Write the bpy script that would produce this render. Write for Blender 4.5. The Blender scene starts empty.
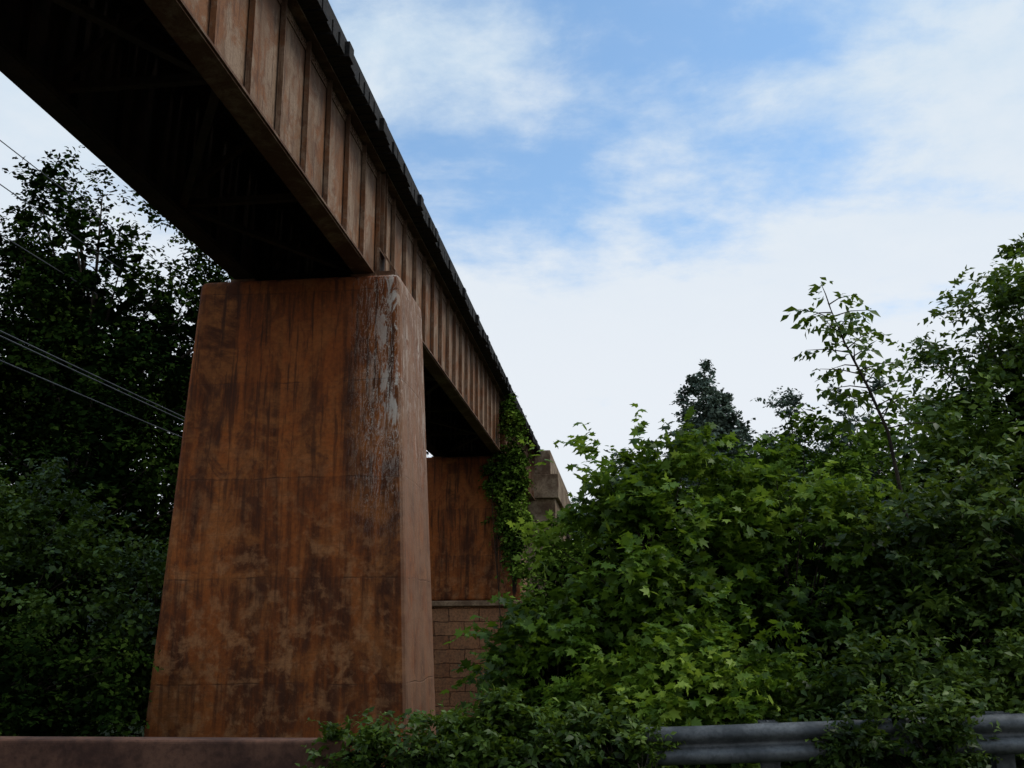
import bpy, math, random
import numpy as np
from mathutils import Vector, Matrix
rng=np.random.default_rng(7); random.seed(7)
scene=bpy.context.scene
scene.view_settings.view_transform='Standard'
try: scene.view_settings.look='None'
except Exception: pass
scene.view_settings.exposure=0
COL=scene.collection

# ------------------------------------------------------------ node helpers
class G:
    def __init__(s,nt): s.nt=nt
    def n(s,t,**k):
        nd=s.nt.nodes.new(t)
        for a,b in k.items(): setattr(nd,a,b)
        return nd
    def set(s,sock,v):
        if isinstance(v,bpy.types.NodeSocket): s.nt.links.new(v,sock)
        elif isinstance(v,(tuple,list)):
            v=tuple(v)
            if len(sock.default_value)==4 and len(v)==3: v=v+(1,)
            sock.default_value=v
        else: sock.default_value=v
    def m(s,op,a,b=None,c=None,clamp=False):
        nd=s.n('ShaderNodeMath',operation=op,use_clamp=clamp)
        s.set(nd.inputs[0],a)
        if b is not None: s.set(nd.inputs[1],b)
        if c is not None: s.set(nd.inputs[2],c)
        return nd.outputs[0]
    def mix(s,f,a,b,mode='MIX'):
        nd=s.n('ShaderNodeMix',data_type='RGBA',blend_type=mode)
        s.set(nd.inputs[0],f); s.set(nd.inputs[6],a); s.set(nd.inputs[7],b)
        return nd.outputs[2]
    def noise(s,vec,scale,detail=5,rough=.55,dist=0):
        nd=s.n('ShaderNodeTexNoise'); s.set(nd.inputs['Vector'],vec)
        nd.inputs['Scale'].default_value=scale; nd.inputs['Detail'].default_value=detail
        nd.inputs['Roughness'].default_value=rough; nd.inputs['Distortion'].default_value=dist
        return nd.outputs[0]
    def mapr(s,v,a,b,c=0,d=1,smooth=True):
        nd=s.n('ShaderNodeMapRange',interpolation_type='SMOOTHSTEP' if smooth else 'LINEAR')
        s.set(nd.inputs[0],v)
        for i,x in enumerate((a,b,c,d)): s.set(nd.inputs[i+1],x)
        return nd.outputs[0]
    def vscale(s,vec,sc):
        nd=s.n('ShaderNodeVectorMath',operation='MULTIPLY'); s.set(nd.inputs[0],vec); nd.inputs[1].default_value=sc
        return nd.outputs[0]
    def sep(s,vec):
        nd=s.n('ShaderNodeSeparateXYZ'); s.set(nd.inputs[0],vec); return nd.outputs
    def comb(s,x,y,z):
        nd=s.n('ShaderNodeCombineXYZ'); s.set(nd.inputs[0],x); s.set(nd.inputs[1],y); s.set(nd.inputs[2],z); return nd.outputs[0]
    def bump(s,h,strength,dist=.02):
        nd=s.n('ShaderNodeBump'); nd.inputs['Strength'].default_value=strength; nd.inputs['Distance'].default_value=dist
        s.set(nd.inputs['Height'],h); return nd.outputs[0]
def newmat(name):
    m=bpy.data.materials.new(name); m.use_nodes=True
    nt=m.node_tree; g=G(nt); b=nt.nodes['Principled BSDF']
    pos=g.n('ShaderNodeNewGeometry').outputs['Position']
    return m,g,b,pos

# ------------------------------------------------------------ materials
def mat_pier(name,masonry=False):
    m,g,b,pos=newmat(name); x,y,z=g.sep(pos)
    st=g.noise(g.vscale(pos,(1.7,1.7,.15)),1.4,6,.62,.5)
    st2=g.noise(g.vscale(pos,(4.5,4.5,.25)),2.1,5,.64,.3)
    bl=g.noise(pos,.9,6,.68,.7)
    fine=g.noise(pos,14,5,.7)
    med=g.noise(pos,3.3,5,.68,.3)
    c=g.mix(g.mapr(st,.39,.59),(.075,.022,.008),(.32,.085,.018))
    c=g.mix(g.mapr(bl,.46,.62,0,.7),c,(.37,.125,.033))
    c=g.mix(g.mapr(g.noise(g.vscale(pos,(1,1,.6)),1.5,6,.7,1.2),.53,.66,0,.75),c,(.09,.030,.013))
    low=g.m('MULTIPLY',g.mapr(z,6.3,1.0,0,.75),g.mapr(med,.46,.64))
    c=g.mix(low,c,(.42,.185,.075))
    c=g.mix(g.m('MULTIPLY',g.mapr(z,4.5,7.6,0,.6),g.mapr(st,.35,.6)),c,(.16,.037,.011))
    # damp runs coming down from the top
    c=g.mix(g.m('MULTIPLY',g.mapr(st2,.52,.64,0,.85),g.mapr(z,1.5,6.5,.35,1)),c,(.05,.019,.010))
    wob=g.m('MULTIPLY',g.noise(pos,1.1,3),.13)
    zz=g.m('ADD',z,wob)
    fr=g.m('FRACT',g.m('DIVIDE',zz,1.63)); ln=g.m('ABSOLUTE',g.m('SUBTRACT',fr,.5))
    line=g.mapr(ln,.0,.012,1,0)
    line=g.m('MULTIPLY',line,g.mapr(med,.42,.62,.05,.8))
    c=g.mix(g.m('MULTIPLY',line,.75),c,(.04,.018,.01))
    hang=g.m('MULTIPLY',g.mapr(fr,-.1,.5,0,1),g.mapr(fr,.49,.53,1,0))
    c=g.mix(g.m('MULTIPLY',g.m('MULTIPLY',hang,.5),g.mapr(st2,.40,.60)),c,(.06,.022,.011))
    fb=g.m('ABSOLUTE',g.m('SUBTRACT',g.m('FRACT',g.m('DIVIDE',zz,.204)),.5))
    c=g.mix(g.m('MULTIPLY',g.mapr(fb,0,.05,.25,0),g.mapr(bl,.4,.6)),c,(.06,.026,.014))
    c=g.mix(g.mapr(fine,.35,.7,.0,.4),c,(.05,.020,.010))
    ln1=g.noise(g.vscale(pos,(5,5,.7)),2.0,6,.72,1.6)
    ed=g.m('MULTIPLY',g.mapr(x,-4.6,-3.9),g.mapr(g.m('ABSOLUTE',g.m('SUBTRACT',ln1,.50)),.016,.003))
    ed=g.m('MULTIPLY',ed,g.mapr(z,2.5,5.0,.0,1))
    pt=g.m('MULTIPLY',g.mapr(x,-4.25,-3.65,0,.9),g.mapr(g.noise(g.vscale(pos,(1.3,1.3,.5)),3.5,6,.75,.6),.51,.57)); pt=g.m('MULTIPLY',pt,g.mapr(z,3.6,5.6,0,1))
    c=g.mix(g.m('MAXIMUM',ed,pt),c,(.60,.52,.44))
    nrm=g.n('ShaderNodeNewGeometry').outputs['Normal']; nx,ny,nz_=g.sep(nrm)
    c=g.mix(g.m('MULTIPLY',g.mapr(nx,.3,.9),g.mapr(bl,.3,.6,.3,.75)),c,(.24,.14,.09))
    h=g.m('SUBTRACT',fine,g.m('MULTIPLY',line,.8))
    if masonry:
        bt=g.n('ShaderNodeTexBrick'); g.set(bt.inputs['Vector'],g.comb(g.m('ADD',g.m('ADD',x,y),g.m('MULTIPLY',med,.16)),g.m('ADD',z,g.m('MULTIPLY',med,.12)),0))
        bt.inputs['Scale'].default_value=1; bt.inputs['Brick Width'].default_value=1.05; bt.inputs['Row Height'].default_value=.46
        bt.inputs['Mortar Size'].default_value=.024; bt.inputs['Mortar Smooth'].default_value=.8
        bt.inputs['Color1'].default_value=(.50,.24,.12,1); bt.inputs['Color2'].default_value=(.28,.12,.06,1); bt.inputs['Mortar'].default_value=(.05,.025,.015,1)
        c=g.mix(.65,c,bt.outputs[0]); c=g.mix(g.mapr(fine,.4,.65,.0,.5),c,(.07,.04,.025))
        h=g.m('SUBTRACT',h,g.m('MULTIPLY',bt.outputs['Fac'],2))
    g.set(b.inputs['Base Color'],c); b.inputs['Roughness'].default_value=.9; b.inputs['Specular IOR Level'].default_value=.2
    g.set(b.inputs['Normal'],g.bump(h,.6,.02)); return m
def mat_steel(name):
    m,g,b,pos=newmat(name); x,y,z=g.sep(pos)
    st=g.noise(g.vscale(pos,(1.6,1.6,.5)),1.6,6,.66,.4); st2=g.noise(g.vscale(pos,(8,8,.6)),1.7,5,.72)
    bl=g.noise(pos,1.5,7,.74,.6); bl2=g.noise(pos,5,5,.7); fine=g.noise(pos,25,4,.7)
    c=g.mix(g.mapr(st,.36,.60),(.17,.090,.046),(.30,.20,.13))
    c=g.mix(g.mapr(bl,.46,.58,0,.85),c,(.22,.082,.027))
    c=g.mix(g.mapr(bl2,.53,.66,0,.65),c,(.12,.046,.018))
    c=g.mix(g.mapr(st2,.52,.65,0,.75),c,(.075,.034,.017))
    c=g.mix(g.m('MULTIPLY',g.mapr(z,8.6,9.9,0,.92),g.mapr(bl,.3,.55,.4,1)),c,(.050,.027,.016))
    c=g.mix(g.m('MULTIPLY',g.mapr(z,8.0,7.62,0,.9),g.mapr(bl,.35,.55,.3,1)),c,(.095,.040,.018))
    c=g.mix(g.mapr(fine,.4,.7,0,.4),c,(.09,.04,.02))
    g.set(b.inputs['Base Color'],c); b.inputs['Roughness'].default_value=.8; b.inputs['Specular IOR Level'].default_value=.25
    g.set(b.inputs['Normal'],g.bump(fine,.5,.012)); return m
def mat_simple(name,c1,c2,scale,rough=.9,metal=0,bs=.4,stretch=(1,1,1),lo=.35,hi=.65):
    m,g,b,pos=newmat(name); v=g.vscale(pos,stretch)
    n=g.noise(v,scale,5,.62); f=g.noise(pos,scale*9,3,.65)
    c=g.mix(g.mapr(n,lo,hi),c1,c2); c=g.mix(g.mapr(f,.4,.7,0,.45),c,tuple(q*.45 for q in c1))
    g.set(b.inputs['Base Color'],c); b.inputs['Roughness'].default_value=rough; b.inputs['Metallic'].default_value=metal
    b.inputs['Specular IOR Level'].default_value=.3
    g.set(b.inputs['Normal'],g.bump(f,bs,.02)); return m
def mat_leaf(name,dark,mid,light,trans=.3,rough=.5):
    m=bpy.data.materials.new(name); m.use_nodes=True; nt=m.node_tree; g=G(nt); b=nt.nodes['Principled BSDF']; out=nt.nodes['Material Output']
    at=g.n('ShaderNodeAttribute',attribute_name='tint')
    cr=g.n('ShaderNodeValToRGB'); e=cr.color_ramp.elements
    e[0].color=dark+(1,); e[1].color=light+(1,); k=e.new(.55); k.color=mid+(1,)
    nt.links.new(at.outputs['Fac'],cr.inputs[0]); c=cr.outputs[0]
    if trans>0:
        g.set(b.inputs['Base Color'],c); b.inputs['Roughness'].default_value=rough; b.inputs['Specular IOR Level'].default_value=.3
        tr=g.n('ShaderNodeBsdfTranslucent'); g.set(tr.inputs[0],g.mix(.4,c,(.20,.28,.015)))
        mx=g.n('ShaderNodeMixShader'); mx.inputs[0].default_value=trans
        nt.links.new(b.outputs[0],mx.inputs[1]); nt.links.new(tr.outputs[0],mx.inputs[2]); nt.links.new(mx.outputs[0],out.inputs[0])
    else:
        nt.nodes.remove(b); d=g.n('ShaderNodeBsdfDiffuse'); g.set(d.inputs[0],c); nt.links.new(d.outputs[0],out.inputs[0])
    return m
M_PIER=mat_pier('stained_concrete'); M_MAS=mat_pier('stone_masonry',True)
M_STEEL=mat_steel('weathered_steel'); M_STEEL_SHADE=mat_simple('shaded_rusty_steel',(.014,.008,.006),(.038,.019,.010),2)  # second steel: shade under the deck painted in as a darker rust colour
M_WOOD=mat_simple('creosote_timber',(.008,.007,.006),(.028,.022,.018),3,.9,0,.5,(1,6,6))
M_RAIL=mat_simple('rail_steel',(.08,.04,.025),(.2,.12,.08),4,.5,.6)
M_CONC=mat_simple('old_concrete',(.12,.07,.04),(.34,.25,.16),1.2)
M_LEDGE=mat_simple('ledge_stone',(.16,.09,.05),(.38,.24,.14),2.2)
M_WALL=mat_simple('barrier_concrete',(.05,.022,.015),(.15,.07,.042),1.6)
M_ASPH=mat_simple('asphalt',(.035,.035,.036),(.065,.063,.06),3)
M_PAINT=mat_simple('road_paint',(.5,.5,.48),(.8,.8,.78),6)
M_YEL=mat_simple('yellow_paint',(.45,.3,.05),(.65,.42,.07),6)
M_GALV=mat_simple('galvanised_steel',(.065,.07,.072),(.16,.165,.165),3,.55,.3,.15)
M_BARK=mat_simple('bark',(.02,.014,.01),(.07,.05,.035),5,.95,0,.8,(1,1,.3))
M_POLE=mat_simple('pole_wood',(.07,.05,.035),(.16,.12,.09),4,.9,0,.5,(1,1,.2))
M_WIRE=mat_simple('wire_sheath',(.06,.06,.065),(.11,.11,.12),4,.6)
M_GRASS=mat_simple('undergrowth_ground',(.018,.025,.008),(.05,.07,.02),1.5)
L_FRONT=mat_leaf('leaf_bright',(.024,.055,.005),(.12,.22,.018),(.34,.46,.055),.42)
L_DARK=mat_leaf('leaf_dark',(.010,.022,.004),(.042,.082,.010),(.14,.21,.030),.28)
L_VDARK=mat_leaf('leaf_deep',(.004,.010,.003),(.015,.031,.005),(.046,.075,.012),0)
L_LOW=mat_leaf('leaf_low',(.018,.038,.005),(.066,.120,.012),(.15,.23,.028),.18)
L_MID=mat_leaf('leaf_mid',(.024,.048,.006),(.082,.145,.015),(.20,.29,.035),.32)
L_MIDF=mat_leaf('leaf_mid_far',(.030,.056,.009),(.095,.16,.021),(.20,.29,.040),0)
L_FAR_HAZE=mat_leaf('leaf_far_haze',(.075,.105,.085),(.11,.145,.11),(.14,.18,.13),0)  # distance haze painted into the pale grey-green leaf colour

# ------------------------------------------------------------ mesh builders
def obj_from(name,me,mat,parent=None):
    me.name=name; o=bpy.data.objects.new(name,me); COL.objects.link(o)
    if mat: me.materials.append(mat)
    if parent: o.parent=parent
    return o
def empty(name,loc=(0,0,0)):
    o=bpy.data.objects.new(name,None); o.empty_display_size=.3; COL.objects.link(o); return o
class MB:
    def __init__(s): s.v=[]; s.f=[]
    def box(s,x0,x1,y0,y1,z0,z1,tx=0,ty=0):
        b=len(s.v)
        s.v+=[(x0,y0,z0),(x1,y0,z0),(x1,y1,z0),(x0,y1,z0),(x0+tx,y0+ty,z1),(x1-tx,y0+ty,z1),(x1-tx,y1-ty,z1),(x0+tx,y1-ty,z1)]
        s.f+=[(b,b+3,b+2,b+1),(b+4,b+5,b+6,b+7),(b,b+1,b+5,b+4),(b+1,b+2,b+6,b+5),(b+2,b+3,b+7,b+6),(b+3,b,b+4,b+7)]
    def beam(s,p,q,w,h,up=(0,0,1)):
        p=Vector(p);q=Vector(q);d=(q-p).normalized();u=Vector(up)
        if abs(d.dot(u))>.98:u=Vector((1,0,0))
        a=d.cross(u).normalized();c=a.cross(d).normalized();b=len(s.v)
        for e in (p,q):
            for i,j in((-1,-1),(1,-1),(1,1),(-1,1)): s.v.append(tuple(e+a*i*w/2+c*j*h/2))
        s.f+=[(b,b+1,b+2,b+3),(b+7,b+6,b+5,b+4)]+[(b+i,b+4+i,b+4+(i+1)%4,b+(i+1)%4) for i in range(4)]
    def tube(s,pts,rad,n=6):
        b=len(s.v);pts=[Vector(p) for p in pts]
        for i,p in enumerate(pts):
            d=(pts[min(i+1,len(pts)-1)]-pts[max(i-1,0)]).normalized()
            u=Vector((0,0,1)) if abs(d.z)<.9 else Vector((1,0,0))
            a=d.cross(u).normalized();c=a.cross(d)
            for k in range(n):
                t=2*math.pi*k/n; s.v.append(tuple(p+(a*math.cos(t)+c*math.sin(t))*rad[i]))
        for i in range(len(pts)-1):
            for k in range(n):
                s.f.append((b+i*n+k,b+i*n+(k+1)%n,b+(i+1)*n+(k+1)%n,b+(i+1)*n+k))
        s.f.append(tuple(b+k for k in range(n))[::-1]); s.f.append(tuple(b+(len(pts)-1)*n+k for k in range(n)))
    def done(s,name,mat,parent=None,bevel=0,smooth=False):
        me=bpy.data.meshes.new(name); me.from_pydata(s.v,[],s.f); me.update()
        o=obj_from(name,me,mat,parent)
        if bevel:
            m=o.modifiers.new('b','BEVEL'); m.width=bevel; m.segments=3; m.limit_method='ANGLE'
        if smooth:
            for p in me.polygons:p.use_smooth=True
        return o
def np_mesh(name,V,F,tint=None):
    me=bpy.data.meshes.new(name); nv=len(V); nf=len(F)
    me.vertices.add(nv); me.vertices.foreach_set('co',V.astype(np.float32).ravel())
    me.loops.add(nf*3); me.polygons.add(nf)
    me.loops.foreach_set('vertex_index',F.astype(np.int32).ravel())
    me.polygons.foreach_set('loop_start',np.arange(0,nf*3,3,dtype=np.int32))
    me.update(calc_edges=True)
    if tint is not None:
        a=me.attributes.new('tint','FLOAT','POINT'); a.data.foreach_set('value',tint.astype(np.float32))
    return me
def nz(a): return a/np.maximum(np.linalg.norm(a,axis=-1,keepdims=True),1e-9)
OVAL=(np.array([(0,0,0),(-.27,.42,.07),(.27,.42,.07),(0,.45,0),(0,1,-.12)]),
      np.array([(0,2,3),(0,3,1),(1,3,4),(3,2,4)]))
KITE=(np.array([(0,0,0),(-.32,.5,.06),(.32,.5,.06),(0,1,-.1)]),np.array([(0,2,3),(0,3,1)]))
lob=[(0,0,0),(.50,.16,.02),(.28,.36,.06),(.46,.68,-.02),(.18,.62,.04),(0,1,-.1),(-.18,.62,.04),(-.46,.68,-.02),(-.28,.36,.06),(-.50,.16,.02)]
LOBED=(np.array([(0,.36,-.02)]+lob),np.array([(0,i+1,(i+1)%10+1) for i in range(10)]))
def leaf_mesh(name,P,A,Nn,size,tint,tpl):
    A=nz(A); X=nz(np.cross(A,Nn)); Z=np.cross(X,A)
    T,F=tpl; k=len(T)
    wob=1+.25*(rng.random((len(P),1))-.5)
    V=(P[:,None,:]+size[:,None,None]*(T[None,:,0:1]*(X*wob)[:,None,:]+T[None,:,1:2]*A[:,None,:]+T[None,:,2:3]*Z[:,None,:]))
    FF=(F[None]+ (np.arange(len(P))*k)[:,None,None]).reshape(-1,3)
    return np_mesh(name,V.reshape(-1,3),FF,np.repeat(np.clip(tint,0,1),k))
UP=np.array([0,0,1.])
def lowfreq(P):
    return .12*(np.sin(P[:,0]*1.9+np.sin(P[:,2]*1.3)*1.5)+np.sin(P[:,2]*2.3+P[:,1]*1.1+1)+np.sin(P[:,0]*.7-P[:,1]*.9+2))
def twigs(S,D,L,m,ls,droop=.25,tb=None):
    T=len(S); t=(np.arange(m)[None,:]+rng.random((T,m)))/m
    D=nz(D); P=S[:,None,:]+D[:,None,:]*(L[:,None]*t)[...,None]
    P[...,2]-=droop*L[:,None]*t**2
    side=nz(np.cross(D,UP)+1e-4)
    sg=np.where(np.arange(m)%2==0,1.,-1.)[None,:,None]
    A=.45*D[:,None,:]+sg*.8*side[:,None,:]+.45*rng.normal(size=(T,m,3))-.3*UP
    Nn=UP*.75+.35*D[:,None,:]+.5*rng.normal(size=(T,m,3))
    size=ls*(.5+.85*rng.random((T,m)))*(1-.3*t)
    tn=(rng.random((T,1))*.42+rng.random((T,m))*.33+.2*t)
    if tb is not None: tn=tn+tb[:,None]
    P=P.reshape(-1,3)
    return P,A.reshape(-1,3),Nn.reshape(-1,3),size.ravel(),tn.ravel()+lowfreq(P)
def rdir(n): return nz(rng.normal(size=(n,3)))
def clumps_to_leaves(C,R,cen,ntw,m,ls,droop=.3,out=.7,up=.35):
    K=len(C); S=np.repeat(C,ntw,0); Rr=np.repeat(R,ntw)
    o=nz(C-cen); O=np.repeat(o,ntw,0)
    D=nz(rdir(K*ntw)+out*O+up*UP)
    S=S+rng.normal(size=S.shape)*Rr[:,None]*.28
    L=Rr*(.45+.8*rng.random(K*ntw)**1.5)
    tb=np.repeat(rng.normal(size=K)*.13,ntw)
    return twigs(S,D,L,m,ls,droop,tb)

# ------------------------------------------------------------ terrain
def sst(a,b,x):
    t=np.clip((np.asarray(x,float)-a)/(b-a),0,1); return t*t*(3-2*t)
def H(x,y):
    x=np.asarray(x,float);y=np.asarray(y,float)
    g=.04*np.clip(x,0,40)
    h=g-1.1*sst(9.6,13,y)*(1-.8*sst(1,5,x))
    h=h+3.6*sst(1,12,x)*sst(11,26,y)+4.5*sst(-10,-26,x)*sst(15,38,y)
    h=h+6*sst(48,75,y)*(1-.2*sst(0,20,x))+10*sst(90,260,y)+3*sst(-4,-20,y)
    h=h+.12*np.sin(x*1.3+y*.7)*sst(10.5,13,y)+.6*np.sin(x*.11+1)*np.cos(y*.09)*sst(20,50,np.hypot(x,y))
    return h
n=220; s=np.linspace(-1,1,n); q=np.sinh(s*5.2)/np.sinh(5.2)*700
gx,gy=np.meshgrid(q-1,q+12)
gv=np.stack([gx,gy,H(gx,gy)],-1).reshape(-1,3)
i=np.arange(n*n).reshape(n,n); a,b_,c_,d_=i[:-1,:-1].ravel(),i[:-1,1:].ravel(),i[1:,1:].ravel(),i[1:,:-1].ravel()
me=np_mesh('ground',gv,np.concatenate([np.stack([a,b_,c_],-1),np.stack([a,c_,d_],-1)]))
obj_from('ground',me,M_GRASS)
for p in me.polygons: p.use_smooth=True
def strip(name,y0,y1,dz,mat,xs,parent=None):
    mb=MB()
    for k,x in enumerate(xs):
        for y in (y0,y1): mb.v.append((x,y,.04*max(0,min(40,x))+dz))
        if k: b=2*k; mb.f.append((b-2,b,b+1,b-1))
    return mb.done(name,mat,parent)
xs=list(np.arange(-80,80.1,2.))
road=empty('road')
strip('asphalt_surface',-3,8.2,.02,M_ASPH,xs,road)
strip('edge_line_far',7.5,7.62,.026,M_PAINT,xs,road)
strip('edge_line_near',-2.4,-2.28,.026,M_PAINT,xs,road)
strip('centre_line_a',2.5,2.6,.026,M_YEL,xs,road); strip('centre_line_b',2.75,2.85,.026,M_YEL,xs,road)

# ------------------------------------------------------------ bridge
bridge=empty('railway_bridge')
XR,XL=-4.33,-6.50; ZB,ZT=7.62,9.90
def girder(xc,y0,y1,out,nm,mat):
    mb=MB()
    mb.box(xc-.008,xc+.008,y0,y1,ZB+.03,ZT-.03)
    for z0,z1 in((ZB,ZB+.035),(ZT-.035,ZT)): mb.box(xc-.18,xc+.18,y0,y1,z0,z1)
    mb.box(xc-.15,xc+.15,y0+1.5,y1-1.5,ZB-.022,ZB-.001)
    for sgn in(1,-1):
        a,b=sorted((xc+sgn*.009,xc+sgn*.024))
        mb.box(a,b,y0,y1,ZB+.036,ZB+.19); mb.box(a,b,y0,y1,ZT-.19,ZT-.036)
        n=int((y1-y0)/1.05); stp=(y1-y0-.12)/n
        for k in range(n+1):
            y=y0+.06+k*stp
            a,b=sorted((xc+sgn*.025,xc+sgn*.098)); mb.box(a,b,y-.006,y+.006,ZB+.037,ZT-.037)
            a,b=sorted((xc+sgn*.026,xc+sgn*.038)); mb.box(a,b,y+.008,y+.09,ZB+.04,ZT-.04)
            if k in(0,n):
                a,b=sorted((xc+sgn*.025,xc+sgn*.155)); mb.box(a,b,y+.11,y+.124,ZB+.037,ZT-.037)
    mb.done(nm,mat,bridge)
    P=[]
    for z in(ZB+.08,ZB+.145,ZT-.08,ZT-.145):
        for y in np.arange(y0+.05,y1-.02,.11): P.append((xc+out*.024,y,z))
    for k in range(n+1):
        y=y0+.06+k*stp+.055
        for z in np.arange(ZB+.25,ZT-.22,.12): P.append((xc+out*.038,y,z))
    P=np.array(P); ang=np.arange(6)*math.pi/3; r=.023
    T=[(0,r*math.cos(t),r*math.sin(t)) for t in ang]+[(out*.016,.6*r*math.cos(t),.6*r*math.sin(t)) for t in ang]+[(out*.02,0,0)]
    F=[]
    for k in range(6):
        j=(k+1)%6; F+=[(k,j,6+j),(k,6+j,6+k),(6+k,6+j,12)]
    V=(P[:,None,:]+np.array(T)[None]).reshape(-1,3); F=(np.array(F)[None]+(np.arange(len(P))*13)[:,None,None]).reshape(-1,3)
    obj_from('rivets',np_mesh('rivets',V,F),mat,bridge)
spans=[(-3.6,16.85),(16.93,35.9),(35.98,49.0)]
for y0,y1 in spans:
    girder(XR,y0,y1,1,'plate_girder_outer',M_STEEL); girder(XL,y0,y1,1,'plate_girder_inner',M_STEEL_SHADE)
    mb=MB(); n=int((y1-y0)/3.2); st=(y1-y0-.4)/n
    for k in range(n+1):
        y=y0+.2+k*st
        mb.beam((XL+.1,y,ZB+.3),(XR-.1,y,ZT-.3),.09,.09); mb.beam((XL+.1,y+.1,ZT-.3),(XR-.1,y+.1,ZB+.3),.09,.09)
        mb.beam((XL+.1,y+.05,ZB+.2),(XR-.1,y+.05,ZB+.2),.1,.1); mb.beam((XL+.1,y+.05,ZT-.15),(XR-.1,y+.05,ZT-.15),.1,.1)
        if k<n:
            for zz in(ZB+.1,ZT-.09):
                xa,xb=(XL+.12,XR-.12) if k%2 else (XR-.12,XL+.12)
                mb.beam((xa,y,zz),(xb,y+st,zz),.11,.02); mb.beam((xa,y,zz+.05),(xb,y+st,zz+.05),.015,.09)
    mb.done('cross_bracing',M_STEEL_SHADE,bridge)
mb=MB(); y=-3.5
while y<49:
    e=random.uniform(-.05,.05); w=random.uniform(.225,.26)
    mb.box(-6.98+random.uniform(-.04,.04),-3.86+e,y,y+w,ZT+.004,ZT+.25+random.uniform(-.012,.012)); y+=.29
mb.done('timber_ties',M_WOOD,bridge,.008)
mb=MB(); y=-3.5
while y<49:
    y2=min(y+4.9,49); mb.box(-4.10,-3.92,y,y2-.015,ZT+.265,ZT+.42); mb.box(-6.9,-6.72,y,y2-.015,ZT+.265,ZT+.42); y=y2
mb.done('guard_timbers',M_WOOD,bridge,.01)
mb=MB()
for xc in(-4.69,-6.13):
    for (hw,a,b) in((.07,0,.02),(.012,.02,.13),(.035,.13,.17)): mb.box(xc-hw,xc+hw,-3.5,80,ZT+.266+a,ZT+.266+b)
mb.done('rails',M_RAIL,bridge)
mb=MB()
for yp in(16.35,17.45,35.4,36.5):
    for xc in(XR,XL):
        mb.box(xc-.22,xc+.22,yp-.25,yp+.25,7.555,7.597)
mb.box(-4.14,-3.78,16.18,16.70,7.556,7.66); mb.box(-4.12,-4.08,16.22,16.66,7.661,8.12)
mb.beam((-4.06,16.44,8.10),(-3.80,16.44,7.67),.42,.03)
mb.done('bearings',M_STEEL,bridge)

def pier(name,yc,top=7.553,bot=-2.5,masz=None):
    p=empty(name); mb=MB()
    b0=bot if masz is None else masz+.14
    f=(top-b0)/8.55*.36; hw=1.79; hd=.95; x=-5.45
    mb.box(x-hw-f,x+hw+f,yc-hd-f*.8,yc+hd+f*1.1,b0,top,f,f*.8)
    mb.done('shaft',M_PIER,p,.12)
    if masz is not None:
        mb=MB(); mb.box(x-hw-f-.16,x+hw+f+.16,yc-hd-f-.16,yc+hd+f+.16,masz-.05,masz+.137); mb.done('ledge_course',M_LEDGE,p,.03)
        mb=MB(); f2=.12; w=hw+f+.02+f2; d=hd+f+f2; mb.box(x-w,x+w,yc-d,yc+d,bot,masz-.053,f2,f2); mb.done('masonry_base',M_MAS,p,.02)
    return p
pier('bridge_pier',16.95); pier('bridge_pier',35.95,masz=2.35); pier('bridge_pier',-3.6)
ab=empty('bridge_abutment'); mb=MB()
mb.box(-7.5,-3.40,49.1,66,8.95,10.15); mb.box(-7.9,-3.02,49.0,66,7.75,8.947); mb.box(-7.7,-3.2,49.3,66,-2,7.747)
mb.done('abutment_wall',M_CONC,ab,.04)

# ------------------------------------------------------------ roadside
bar=empty('concrete_barrier'); mb=MB(); x=-30.42
while x<-2.5:
    mb.box(x,x+3.48,8.85,9.2,-.3,.655,0,.04); x+=3.5
mb.done('barrier_wall',M_WALL,bar,.03)
gr=empty('guardrail'); mb=MB()
prof=[(.0,.155),(-.02,.15),(-.075,.115),(-.08,.08),(-.075,.05),(-.01,.02),(0,0),(-.01,-.02),(-.075,-.05),(-.08,-.08),(-.075,-.115),(-.02,-.15),(0,-.155)]
X=[.15,.2,.35,.6]+list(np.arange(1,21,1.))
for k,x in enumerate(X):
    z=.60+.04*max(0,x); yo=9.0+(.3*(.6-x)**2 if x<.6 else 0)
    for dy,dz in prof: mb.v.append((x,yo+dy,z+dz))
    if k:
        for j in range(12):
            b=(k-1)*13+j; mb.f.append((b,b+1,b+14,b+13))
o=mb.done('w_beam',M_GALV,gr,0,True); sm=o.modifiers.new('s','SOLIDIFY'); sm.thickness=.004
mb=MB()
for x in np.arange(1.2,20,1.905):
    g0=.04*max(0,x)
    mb.box(x-.06,x+.06,9.02,9.18,g0+.44,g0+.74)
    mb.box(x-.075,x+.075,9.182,9.19,g0-.5,g0+.75);mb.box(x-.005,x+.005,9.192,9.32,g0-.5,g0+.75);mb.box(x-.075,x+.075,9.322,9.33,g0-.5,g0+.75)
mb.done('posts',M_GALV,gr)
def powerline(x,zs,y0,y1,sag):
    p=empty('power_line'); mb=MB()
    for k,z in enumerate(zs):
        pts=[];xx=x+(.25*(k%2))
        for t in np.linspace(0,1,40): pts.append((xx,y0+(y1-y0)*t,z+sag*4*(t-.5)**2-sag*4*((23-y0)/(y1-y0)-.5)**2))
        mb.tube(pts,[.016]*40,5)
    mb.done('wires',M_WIRE,p)
    for yy in(y0,y1):
        q=empty('utility_pole'); mb=MB(); h=max(zs)+1.8; g0=float(H(x,yy))
        mb.tube([(x+.12,yy,g0-1),(x+.12,yy,h)],[.17,.12],10); mb.beam((x-1,yy,max(zs)+.6),(x+1.2,yy,max(zs)+.6),.1,.12)
        for dx in(-.8,.1,1.0): mb.tube([(x+dx,yy,max(zs)+.65),(x+dx,yy,max(zs)+.85)],[.05,.03],6)
        mb.done('pole',M_POLE,q)
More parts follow.
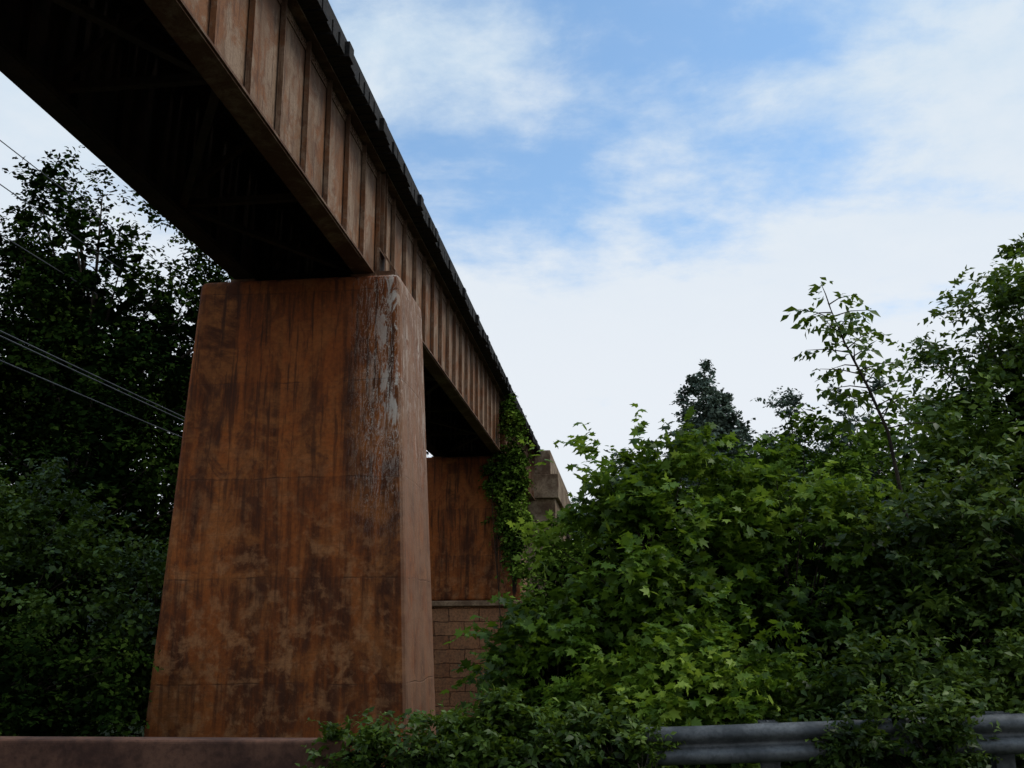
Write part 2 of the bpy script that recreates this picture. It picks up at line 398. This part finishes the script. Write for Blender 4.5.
powerline(-12.6,[7.6,7.38,7.0],-22,62,.6)
powerline(-16.9,[14.9,13.5,12.3],-24,66,.5)

# ------------------------------------------------------------ vegetation
def tree(name,x,y,top,cb,rx,ry,K,R,ntw,m,ls,mat,tpl=OVAL,seed=0,lean=(0,0),trunk=.25,droop=.3,shell=.45,core=7,cs=.6,limbs=50,cmat=None):
    p=empty(name); g0=float(H(x,y)); cz=(top+cb)/2; hz=(top-cb)/2
    cen=np.array([x+lean[0],y+lean[1],cz-hz*.25])
    d=nz(rng.normal(size=(K,3)))
    d=d[(d[:,1]<.3)|(rng.random(K)<.45)]; K=len(d)
    r=shell+(1-shell)*rng.random(K)**.6
    irr=1+.18*np.sin(d[:,0]*4+seed)*np.cos(d[:,1]*3+seed*1.7)+.12*np.sin(d[:,2]*6+seed*2.3)
    C=np.stack([x+lean[0]+d[:,0]*rx*r*irr,y+lean[1]+d[:,1]*ry*r*irr,cz+d[:,2]*hz*r*np.minimum(irr,1.1)],-1)
    C[:,2]=np.maximum(C[:,2],H(C[:,0],C[:,1])+.15)
    Rr=R*(.6+.8*rng.random(K))
    P,A,Nn,sz,tn=clumps_to_leaves(C,Rr,cen,ntw,m,ls,droop)
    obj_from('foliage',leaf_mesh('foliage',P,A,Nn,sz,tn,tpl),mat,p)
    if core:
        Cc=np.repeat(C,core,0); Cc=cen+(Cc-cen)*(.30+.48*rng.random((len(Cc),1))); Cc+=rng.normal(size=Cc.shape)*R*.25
        k=len(Cc); obj_from('inner_shade_leaves',leaf_mesh('inner_shade_leaves',Cc,rdir(k),rdir(k)+.3*UP,R*cs*(.5+.7*rng.random(k)),rng.random(k)*.2,KITE),cmat or L_VDARK,p)  # oversized leaves added inside the crown, depth shade put into their dark tint
    mb=MB(); tz=cz+hz*.35
    tp=[(x+lean[0]*t+.15*math.sin(5*t+seed),y+lean[1]*t+.12*math.cos(4*t+seed)-.12,g0-.3+(tz-g0+.3)*t) for t in np.linspace(0,1,7)]
    mb.tube(tp,[trunk*(1.15-.85*t) for t in np.linspace(0,1,7)],8)
    for k in range(0,K,max(1,K//limbs)):
        t=min(1,max(.15,(C[k,2]-g0)/(tz-g0)*.7*random.uniform(.7,1))); j=t*6; a=int(min(5,j)); f=j-a
        s0=Vector(tp[a]).lerp(Vector(tp[a+1]),f); e=Vector(C[k]); mid=s0.lerp(e,.5)+Vector((0,0,.12*(e-s0).length))
        w=trunk*.32*(1.1-t*.6); mb.tube([s0,mid,e],[w,w*.6,w*.2],5)
    mb.done('trunk',M_BARK,p,0,True)
    return p
# left trees
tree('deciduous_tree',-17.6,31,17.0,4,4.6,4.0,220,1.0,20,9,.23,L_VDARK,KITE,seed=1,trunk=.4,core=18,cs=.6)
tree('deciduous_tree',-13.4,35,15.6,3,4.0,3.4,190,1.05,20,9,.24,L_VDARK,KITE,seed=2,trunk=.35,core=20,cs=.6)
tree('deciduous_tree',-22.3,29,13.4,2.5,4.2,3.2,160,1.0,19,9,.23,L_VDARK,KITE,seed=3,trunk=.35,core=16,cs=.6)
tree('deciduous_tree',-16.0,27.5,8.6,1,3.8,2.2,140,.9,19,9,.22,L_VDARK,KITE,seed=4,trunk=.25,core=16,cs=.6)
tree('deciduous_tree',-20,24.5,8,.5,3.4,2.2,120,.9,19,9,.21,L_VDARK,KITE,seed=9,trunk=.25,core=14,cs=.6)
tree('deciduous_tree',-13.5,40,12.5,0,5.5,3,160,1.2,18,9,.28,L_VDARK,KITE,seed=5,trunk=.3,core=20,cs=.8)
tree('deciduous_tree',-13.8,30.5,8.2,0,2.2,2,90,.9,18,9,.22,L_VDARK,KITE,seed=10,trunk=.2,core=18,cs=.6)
tree('shrub',-10.8,17.2,4.35,-.8,2.7,1.8,170,.52,17,9,.14,L_LOW,KITE,seed=6,trunk=.1,droop=.55,core=10)
tree('shrub',-8.7,18.7,3.2,-.8,1.6,1.3,90,.5,17,9,.14,L_LOW,KITE,seed=7,trunk=.08,droop=.55,core=10)
tree('shrub',-9.2,14.4,1.9,-.8,2.0,1.0,80,.5,17,9,.13,L_VDARK,KITE,seed=8,trunk=.06,droop=.5,core=10)
tree('shrub',-11.5,13.6,2.7,-.8,1.8,1.4,80,.5,17,9,.13,L_LOW,KITE,seed=18,trunk=.06,droop=.5,core=10)
# front right shrubs
tree('shrub',.35,11.9,4.05,-.3,1.00,1.0,110,.42,17,9,.135,L_FRONT,LOBED,seed=11,trunk=.07,droop=.35)
tree('shrub',1.9,12.1,3.5,-.3,1.15,1.0,100,.42,17,9,.135,L_FRONT,LOBED,seed=12,trunk=.07,droop=.35)
tree('shrub',-.70,11.2,2.0,-.4,.75,.8,60,.38,16,9,.125,L_FRONT,LOBED,seed=13,trunk=.05,droop=.35)
tree('shrub',.7,10.4,1.55,-.1,1.3,.7,85,.36,16,9,.115,L_FRONT,LOBED,seed=14,trunk=.05,droop=.35)
tree('shrub',3.35,11.4,3.2,-.1,1.25,1.0,115,.40,17,9,.12,L_DARK,seed=15,trunk=.07,droop=.5)
tree('shrub',4.8,11.2,3.9,0,1.5,1.0,130,.42,17,9,.12,L_DARK,seed=16,trunk=.07,droop=.5)
tree('shrub',2.5,10.0,1.35,0,1.1,.6,80,.32,17,8,.10,L_DARK,seed=17,trunk=.04,droop=.5)
tree('shrub',4.1,9.9,1.7,0,1.1,.5,80,.32,17,8,.10,L_DARK,seed=19,trunk=.04,droop=.5)
# low roadside shrubs in front of pier
tree('shrub',-2.05,8.98,.90,-.1,.62,.36,90,.22,17,9,.085,L_MID,seed=21,trunk=.03,droop=.3)
tree('shrub',-1.10,9.3,1.0,-.2,.70,.45,90,.25,17,9,.095,L_MID,seed=22,trunk=.03,droop=.3)
tree('shrub',-.15,9.4,.85,-.1,.5,.35,55,.22,17,9,.095,L_DARK,seed=24,trunk=.03,droop=.3)
# creepers over the guardrail
tree('climbing_vine',2.25,8.93,1.02,.1,.62,.18,75,.17,16,8,.08,L_DARK,seed=23,trunk=.015,core=4)
tree('climbing_vine',.22,9.0,.72,.05,.2,.12,14,.12,12,8,.07,L_MID,seed=25,trunk=.015,core=4)
# middle thicket
for (x,y,t,rx,ry,sd) in [(-.7,17,2.6,1.0,1.5,31),(1.0,17.5,4.3,1.5,1.6,32),(3.1,17.5,4.9,1.8,1.6,33),(5.6,19,5.2,1.9,1.7,34),
                          (.6,24,5.2,1.6,2,35),(3.4,25,6.1,2.2,2,36),(6.6,26,6.6,2.4,2,37),(-1.75,28,4.7,1.0,2,38)]:
    tree('shrub',x,y,t,-.6,rx,ry,95,.6,15,9,.17,L_MIDF,KITE,seed=sd,trunk=.09,droop=.5,core=10)
# right trees
tree('deciduous_tree',6.5,15.6,7.3,1,2.0,1.9,280,.50,18,9,.14,L_MID,seed=41,trunk=.16,droop=.45,core=18,cs=.45)
tree('deciduous_tree',8.2,15.0,7.4,.6,2.0,1.8,150,.6,16,9,.15,L_DARK,seed=42,trunk=.14,droop=.45,core=14,cs=.45)
tree('shrub',4.8,14.8,4.6,.6,1.2,1.2,90,.5,16,9,.145,L_MID,seed=43,trunk=.08,droop=.45,core=10)
# distant trees
tree('distant_trees',5.6,62,16.9,6,2.3,2.3,200,.75,17,8,.34,L_FAR_HAZE,KITE,seed=50,trunk=.3,core=22,cs=.8,cmat=L_FAR_HAZE,shell=.3)
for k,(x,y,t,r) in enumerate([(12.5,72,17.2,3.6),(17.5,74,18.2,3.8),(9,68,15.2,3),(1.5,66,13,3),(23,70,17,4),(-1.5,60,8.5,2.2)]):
    tree('distant_trees',x,y,t,3,r,r,110,1.0,15,8,.36,L_FAR_HAZE,KITE,seed=52+k,trunk=.3,core=20,cs=.8,cmat=L_FAR_HAZE,shell=.35)
# vine on second pier
tree('climbing_vine',-3.72,34.9,8.9,3.0,.46,.5,110,.45,15,9,.16,L_MIDF,KITE,seed=61,trunk=.05,droop=.8)
tree('climbing_vine',-4.3,34.75,7.6,6.2,.45,.15,22,.30,13,9,.14,L_MIDF,KITE,seed=63,trunk=.02,droop=.9)
tree('climbing_vine',-3.95,35.6,10.1,8.0,.18,.5,14,.36,12,9,.15,L_MIDF,KITE,seed=62,trunk=.03,droop=.6)
def sapling():
    p=empty('sapling'); mb=MB(); g0=float(H(3.7,13))
    pts=[Vector(q) for q in((3.75,13,g0),(3.6,13,2.4),(3.42,13,4.0),(3.22,13,4.6),(2.98,13,5.2),(2.82,13.02,5.75))]
    mb.tube(pts,[.035,.028,.022,.018,.013,.006],6)
    S=[];D=[];L=[]
    for k in range(30):
        t=2.0+3.0*(k+.5)/30; a=int(min(4,t)); s0=pts[a].lerp(pts[a+1],t-a)
        th=k*2.4; ln=random.uniform(.34,.70)*(1.1-.14*(t-2)); d=Vector((math.cos(th)*1.1,math.sin(th)*.8,random.uniform(.05,.55))).normalized()
        e=s0+d*ln; mb.tube([s0,s0.lerp(e,.5)+Vector((0,0,.03)),e],[.009,.007,.003],4)
        for f in(.4,.65,.85,1.):
            b=s0.lerp(e,f); dd=(d*.6+Vector((random.uniform(-1,1),random.uniform(-1,1),-.2)).normalized()*.7).normalized()
            S.append(b);D.append(dd);L.append(random.uniform(.12,.26))
    mb.done('stem',M_BARK,p,0,True)
    a=twigs(np.array(S),np.array(D),np.array(L),5,.16,.5)
    obj_from('leaves',leaf_mesh('leaves',*a,OVAL),L_MID,p)
sapling()

# ------------------------------------------------------------ sky
w=bpy.data.worlds.new('World'); scene.world=w; w.use_nodes=True; nt=w.node_tree; g=G(nt)
bg=nt.nodes['Background']
EL,AZ=math.radians(52),math.radians(75)
sky=g.n('ShaderNodeTexSky',sky_type='NISHITA'); sky.sun_disc=False; sky.sun_elevation=EL; sky.sun_rotation=AZ; sky.air_density=1.0; sky.dust_density=.6; sky.ozone_density=1.2
dirv=g.n('ShaderNodeTexCoord').outputs['Generated']; x,y,z=g.sep(dirv)
zz=g.m('ADD',g.m('MAXIMUM',z,0),.20)
pv=g.comb(g.m('DIVIDE',x,zz),g.m('DIVIDE',y,zz),0)
rot=g.n('ShaderNodeMapping'); g.set(rot.inputs['Vector'],pv); rot.inputs['Rotation'].default_value=(0,0,math.radians(-38)); rot.inputs['Scale'].default_value=(1.0,1.9,1); rot.inputs['Location'].default_value=(.35,.2,0)
n1=g.noise(rot.outputs[0],1.35,7,.55,.3); n2=g.noise(rot.outputs[0],.5,2,.5)
n3=g.noise(pv,5.5,7,.64,.15)
dp=g.n('ShaderNodeVectorMath',operation='DOT_PRODUCT'); g.set(dp.inputs[0],dirv); b0=Vector((.08,.84,.53)).normalized(); dp.inputs[1].default_value=b0
cov=g.m('ADD',g.m('MULTIPLY',n1,.72),g.m('MULTIPLY',n2,.25))
cov=g.m('ADD',cov,g.m('MULTIPLY',n3,.30))
cov=g.m('SUBTRACT',cov,g.mapr(dp.outputs['Value'],.965,1.0,0,.05))
cov=g.m('ADD',cov,g.mapr(z,.56,.2,0,.19))
fac=g.mapr(cov,.52,.74,.16,.97)
blue=g.mix(1.0,sky.outputs[0],(1.25,1.75,1.95),'MULTIPLY')
cl=g.mix(g.mapr(z,.2,.62),(8.3,8.7,9.2),(6.1,7.5,8.8))
cl=g.mix(g.mapr(n3,.4,.7,0,.5),cl,(8.2,8.7,9.2))
col=g.mix(fac,blue,cl)
g.set(bg.inputs[0],col); bg.inputs[1].default_value=.1
w.cycles.sampling_method='MANUAL'; w.cycles.sample_map_resolution=256

ld=bpy.data.lights.new('sun','SUN'); ld.energy=1.5; ld.angle=math.radians(16); ld.color=(1,.93,.82)
lo=bpy.data.objects.new('sun',ld); COL.objects.link(lo)
sd=Vector((math.sin(AZ)*math.cos(EL),math.cos(AZ)*math.cos(EL),math.sin(EL)))
lo.rotation_euler=(-sd).to_track_quat('-Z','Y').to_euler()

# ------------------------------------------------------------ camera
cd=bpy.data.cameras.new('camera'); cam=bpy.data.objects.new('camera',cd); COL.objects.link(cam)
cd.sensor_width=36; cd.lens=35.16; cd.clip_end=3000; cd.clip_start=.05
yaw,pitch,roll=math.radians(6.15),math.radians(13.65),math.radians(-0.4)
R=Matrix.Rotation(yaw,4,'Z')@Matrix.Rotation(math.pi/2+pitch,4,'X')@Matrix.Rotation(roll,4,'Z')
cam.matrix_world=Matrix.Translation((0,0,1.6))@R
scene.camera=cam
print('verts',sum(len(o.data.vertices) for o in scene.objects if o.type=='MESH'))
